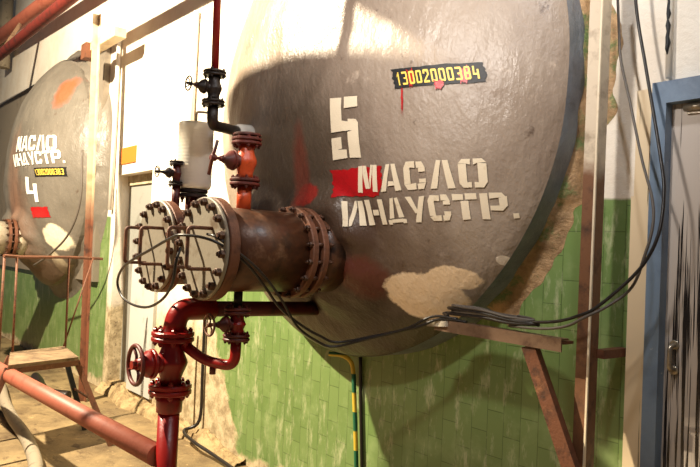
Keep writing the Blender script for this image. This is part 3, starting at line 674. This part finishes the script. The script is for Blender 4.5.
# grounding conductors
o = MB().tube([(-.36, -.13, .866), (-.31, -.08, .862), (-.285, -.04, .83), (-.272, -.03, .77), (-.262, -.03, .70), (-.215, -.03, .30), (-.20, -.03, .0)], .012, 10, 6).build('grounding_strip', M['stripe']); tag(o, 'yellow and green striped conductor running down the tiles under the near tank', 'cable')
o = MB().tube([(-.235, -.018, .86), (-.225, -.014, .66), (-.19, -.014, .30), (-.175, -.014, 0)], .009, 8, 4).build('earth_cable', M['cable']); tag(o, 'black cable next to the striped conductor under the near tank', 'cable')
o = MB().tube([(-2.12, -.20, .95), (-2.12, -.14, .8), (-2.12, -.15, .55), (-2.11, -.17, .25), (-2.10, -.19, .02)], .014, 10, 6).build('grounding_strip', M['stripe']); tag(o, 'yellow and green striped conductor behind the big red valve, on bare cement', 'cable')
o = MB().tube([(-1.98, -.02, .95), (-1.97, -.02, .5), (-1.96, -.03, .16), (-1.99, -.13, .09), (-1.75, -.17, .075), (-1.55, -.15, .05), (-1.2, -.14, .02), (-.9, -.14, .015)], .012, 8, 6).build('earth_cable', M['cable']); tag(o, 'black cable dropping down the bare cement then along the wall foot', 'cable')

# ------------------------------------------------------------------ left part: post, hood, stool, hose, pipes
pf = thing('angle_post', 'tall pale topped angle steel post beside the far tank', 'post', (-3.62, -.3, 0))
MB().angle((-3.60, -.30, 0), (-3.78, -.30, 3.45), .055, .008, (1, 0, 0), (0, -1, 0)).build('angle_bar', M['post_far'], pf)
MB().box((-4.10, -.30, 3.17), (-3.35, -.20, 3.25)).build('cross_arm', M['post_far'], pf)
MB().box((-4.12, -.34, 3.10), (-3.98, -.22, 3.24)).build('clamp', M['rust'], pf)
o = MB().tube([(-3.72, -.40, 2.2), (-3.70, -.40, 1.75), (-3.85, -.44, 1.45), (-4.2, -.50, 1.25), (-4.7, -.5, 1.13)], .010, 8, 8).build('power_cable', M['cable_grey']); tag(o, 'thin cable curving from the far post under the far tank', 'cable')
for x, (a, b) in ((-3.99, (1.7, 3.4)), (-2.35, (2.05, 3.2))):
    o = MB().tube([(x, -.03, a), (x, -.03, b)], .022, 10).build('conduit', M['white_sheet']); tag(o, 'pale vertical conduit on the white wall ' + ('left of the recessed door' if x < -3 else 'above and right of the recessed door'), 'conduit')
o = MB().box((-3.85, -.012, 2.125), (-3.48, -.001, 2.275)).build('sign_card', M['orange_card']); tag(o, 'small orange card on the white wall above the recessed door', 'sign')

st = thing('step_stool', 'steel framed step stool with plank top and thin handrail, at far left', 'step stool', (-2.5, -.98, 0))
pl = MB(); c = [(-2.32, -.78), (-2.85, -.72), (-2.69, -1.13), (-2.17, -1.255)]
pl.add([(x, y, z) for z in (.575, .60) for x, y in c], [(0,1,2,3),(7,6,5,4),(0,4,5,1),(1,5,6,2),(2,6,7,3),(3,7,4,0)]); pl.build('plank_top', M['wood'], st)
fr = MB()
for i in range(4):
    p, q = c[i], c[(i+1) % 4]; fr.bar((p[0], p[1], .56), (q[0], q[1], .56), .012, .035)
fr.build('frame', M['rust'], st)
for (p, q, mt) in (((-2.34, -.79), (-2.18, -.576), 'rust'), ((-2.80, -.74), (-2.662, -.595), 'black_steel'), ((-2.20, -1.25), (-2.05, -1.50), 'rust'), ((-2.68, -1.13), (-2.58, -1.40), 'rust')):
    MB().bar((p[0], p[1], .575), (q[0], q[1], .0), .035, .022, (1, 0, 0)).build('leg', M[mt], st)
MB().bar((-2.255, -.68, .30), (-2.72, -.67, .30), .012, .012).build('stretcher', M['rust'], st)
rl = MB()
rl.tube([(-2.62, -1.22, 1.272), (-2.75, -1.08, 1.262), (-2.86, -.70, 1.268), (-2.88, -.46, 1.262)], .011, 8)
for x, y in ((-2.715, -1.115), (-2.855, -.72)): rl.tube([(x+.03, y, .58), (x, y, 1.268)], .008, 8)
rl.tube([(-2.63, -1.215, .58), (-2.63, -1.215, 1.272)], .009, 8); rl.tube([(-2.84, -.735, .58), (-2.86, -.54, 1.265)], .006, 8)
rl.build('handrail', M['rust'], st)
o = MB().tube([(-5.2, -.70, .045), (-4.3, -.82, .045), (-3.7, -.92, .045), (-3.102, -.995, .045), (-2.669, -1.028, .045), (-2.275, -1.072, .045), (-1.787, -1.16, .045), (-1.3, -1.32, .045)], .042, 14, 8).build('floor_hose', M['hose']); tag(o, 'thick dusty grey hose lying on the floor at lower left', 'hose')
o = MB().tube([(-4.6, -.45, .05), (-4.25, -.5, .045), (-3.95, -.62, .045), (-3.8, -.55, .05), (-3.65, -.42, .045)], .045, 12, 8).build('floor_hose', M['black_iron']); tag(o, 'short dark hose lying on the floor under the far tank', 'hose')

p1 = MB().tube([(-10.5, -.32, 4.26), (-7.78, -.32, 4.13), (-5.58, -.32, 4.025), (-3.0, -.32, 3.90)], .08, 18).build('overhead_pipe', M['red_dusty']); tag(p1, 'upper one of two salmon red pipes crossing the top left corner', 'pipe')
p2 = MB().tube([(-8.4, -.6, 3.55), (-6.289, -.6, 3.519), (-3.70, -.6, 3.488), (-1.5, -.6, 3.46)], .055, 18).build('overhead_pipe', M['red_dark']); tag(p2, 'lower one of two pipes at top left, dark red', 'pipe')
o = MB().bar((-6.4, -.57, 3.575), (-6.5, -.36, 3.99), .04, .04, (0, 1, 0)).build('pipe_spacer', M['rust_light']); tag(o, 'short steel spacer between the two overhead red pipes', 'spacer')
gv = thing('standpipe', 'dark flanged standpipe behind the red pipes at top left', 'pipe', (-8.4, -.14, 3.85))
MB().cyl((-8.4, -.14, 3.85), (-8.4, -.14, 4.9), .09, 24).build('pipe', M['hose'], gv)
for z in (4.22, 4.31): MB().disc((-8.4, -.19, z), (-8.4, -.19, z+.06), .17, 30).build('flange', M['black_iron'], gv)

# ------------------------------------------------------------------ the floodlight that lights the wall (stands left of the picture)
fl = thing('floodlight', 'tall black floodlight standing left of the picture', 'floodlight', (LAMP.x-.35, LAMP.y-.55, 0))
bx, by_ = LAMP.x-.35, LAMP.y-.55
MB().cyl((bx, by_, 0), (bx, by_, 4.2), .03, 14).build('pole', M['black_steel'], fl)
MB().disc((bx, by_, 0), (bx, by_, .04), .28, 32).build('base', M['black_steel'], fl)
ax = Vector((-.05, 2.3, -1.66)).normalized()
MB().lathe(LAMP-ax*.06, -ax, [(0, .15), (.02, .15), (.10, .11), (.16, .05)], 28).build('housing', M['black_steel'], fl)
MB().bar((bx, by_, 4.15), LAMP-ax*.2, .03, .03).build('arm', M['black_steel'], fl)

# ------------------------------------------------------------------ unseen overhead blocker, added to shade the near tank and lower wall
blocker = thing('shade_blocker', 'unseen overhead plate, added and shaped to shade the near tank and lower wall', 'shade_blocker', (.8, -1.7, 0))
P = [(-1.55, -2.02), (3.2, -2.02), (3.2, -1.22), (-.66, -1.22), (-.66, -1.66), (-1.55, -1.60)]
MB().add([(x, y, z) for z in (3.05, 3.10) for x, y in P], [(5,4,3,2,1,0), (6,7,8,9,10,11)] + [(i, (i+1) % 6, (i+1) % 6+6, i+6) for i in range(6)]).build('blocker_plate', M['rust'], blocker)
for x, y in ((-1.52, -2.0), (3.15, -2.0), (3.15, -1.3)): MB().cyl((x, y, 0), (x, y, 3.05), .018, 12).build('leg', M['rust'], blocker)
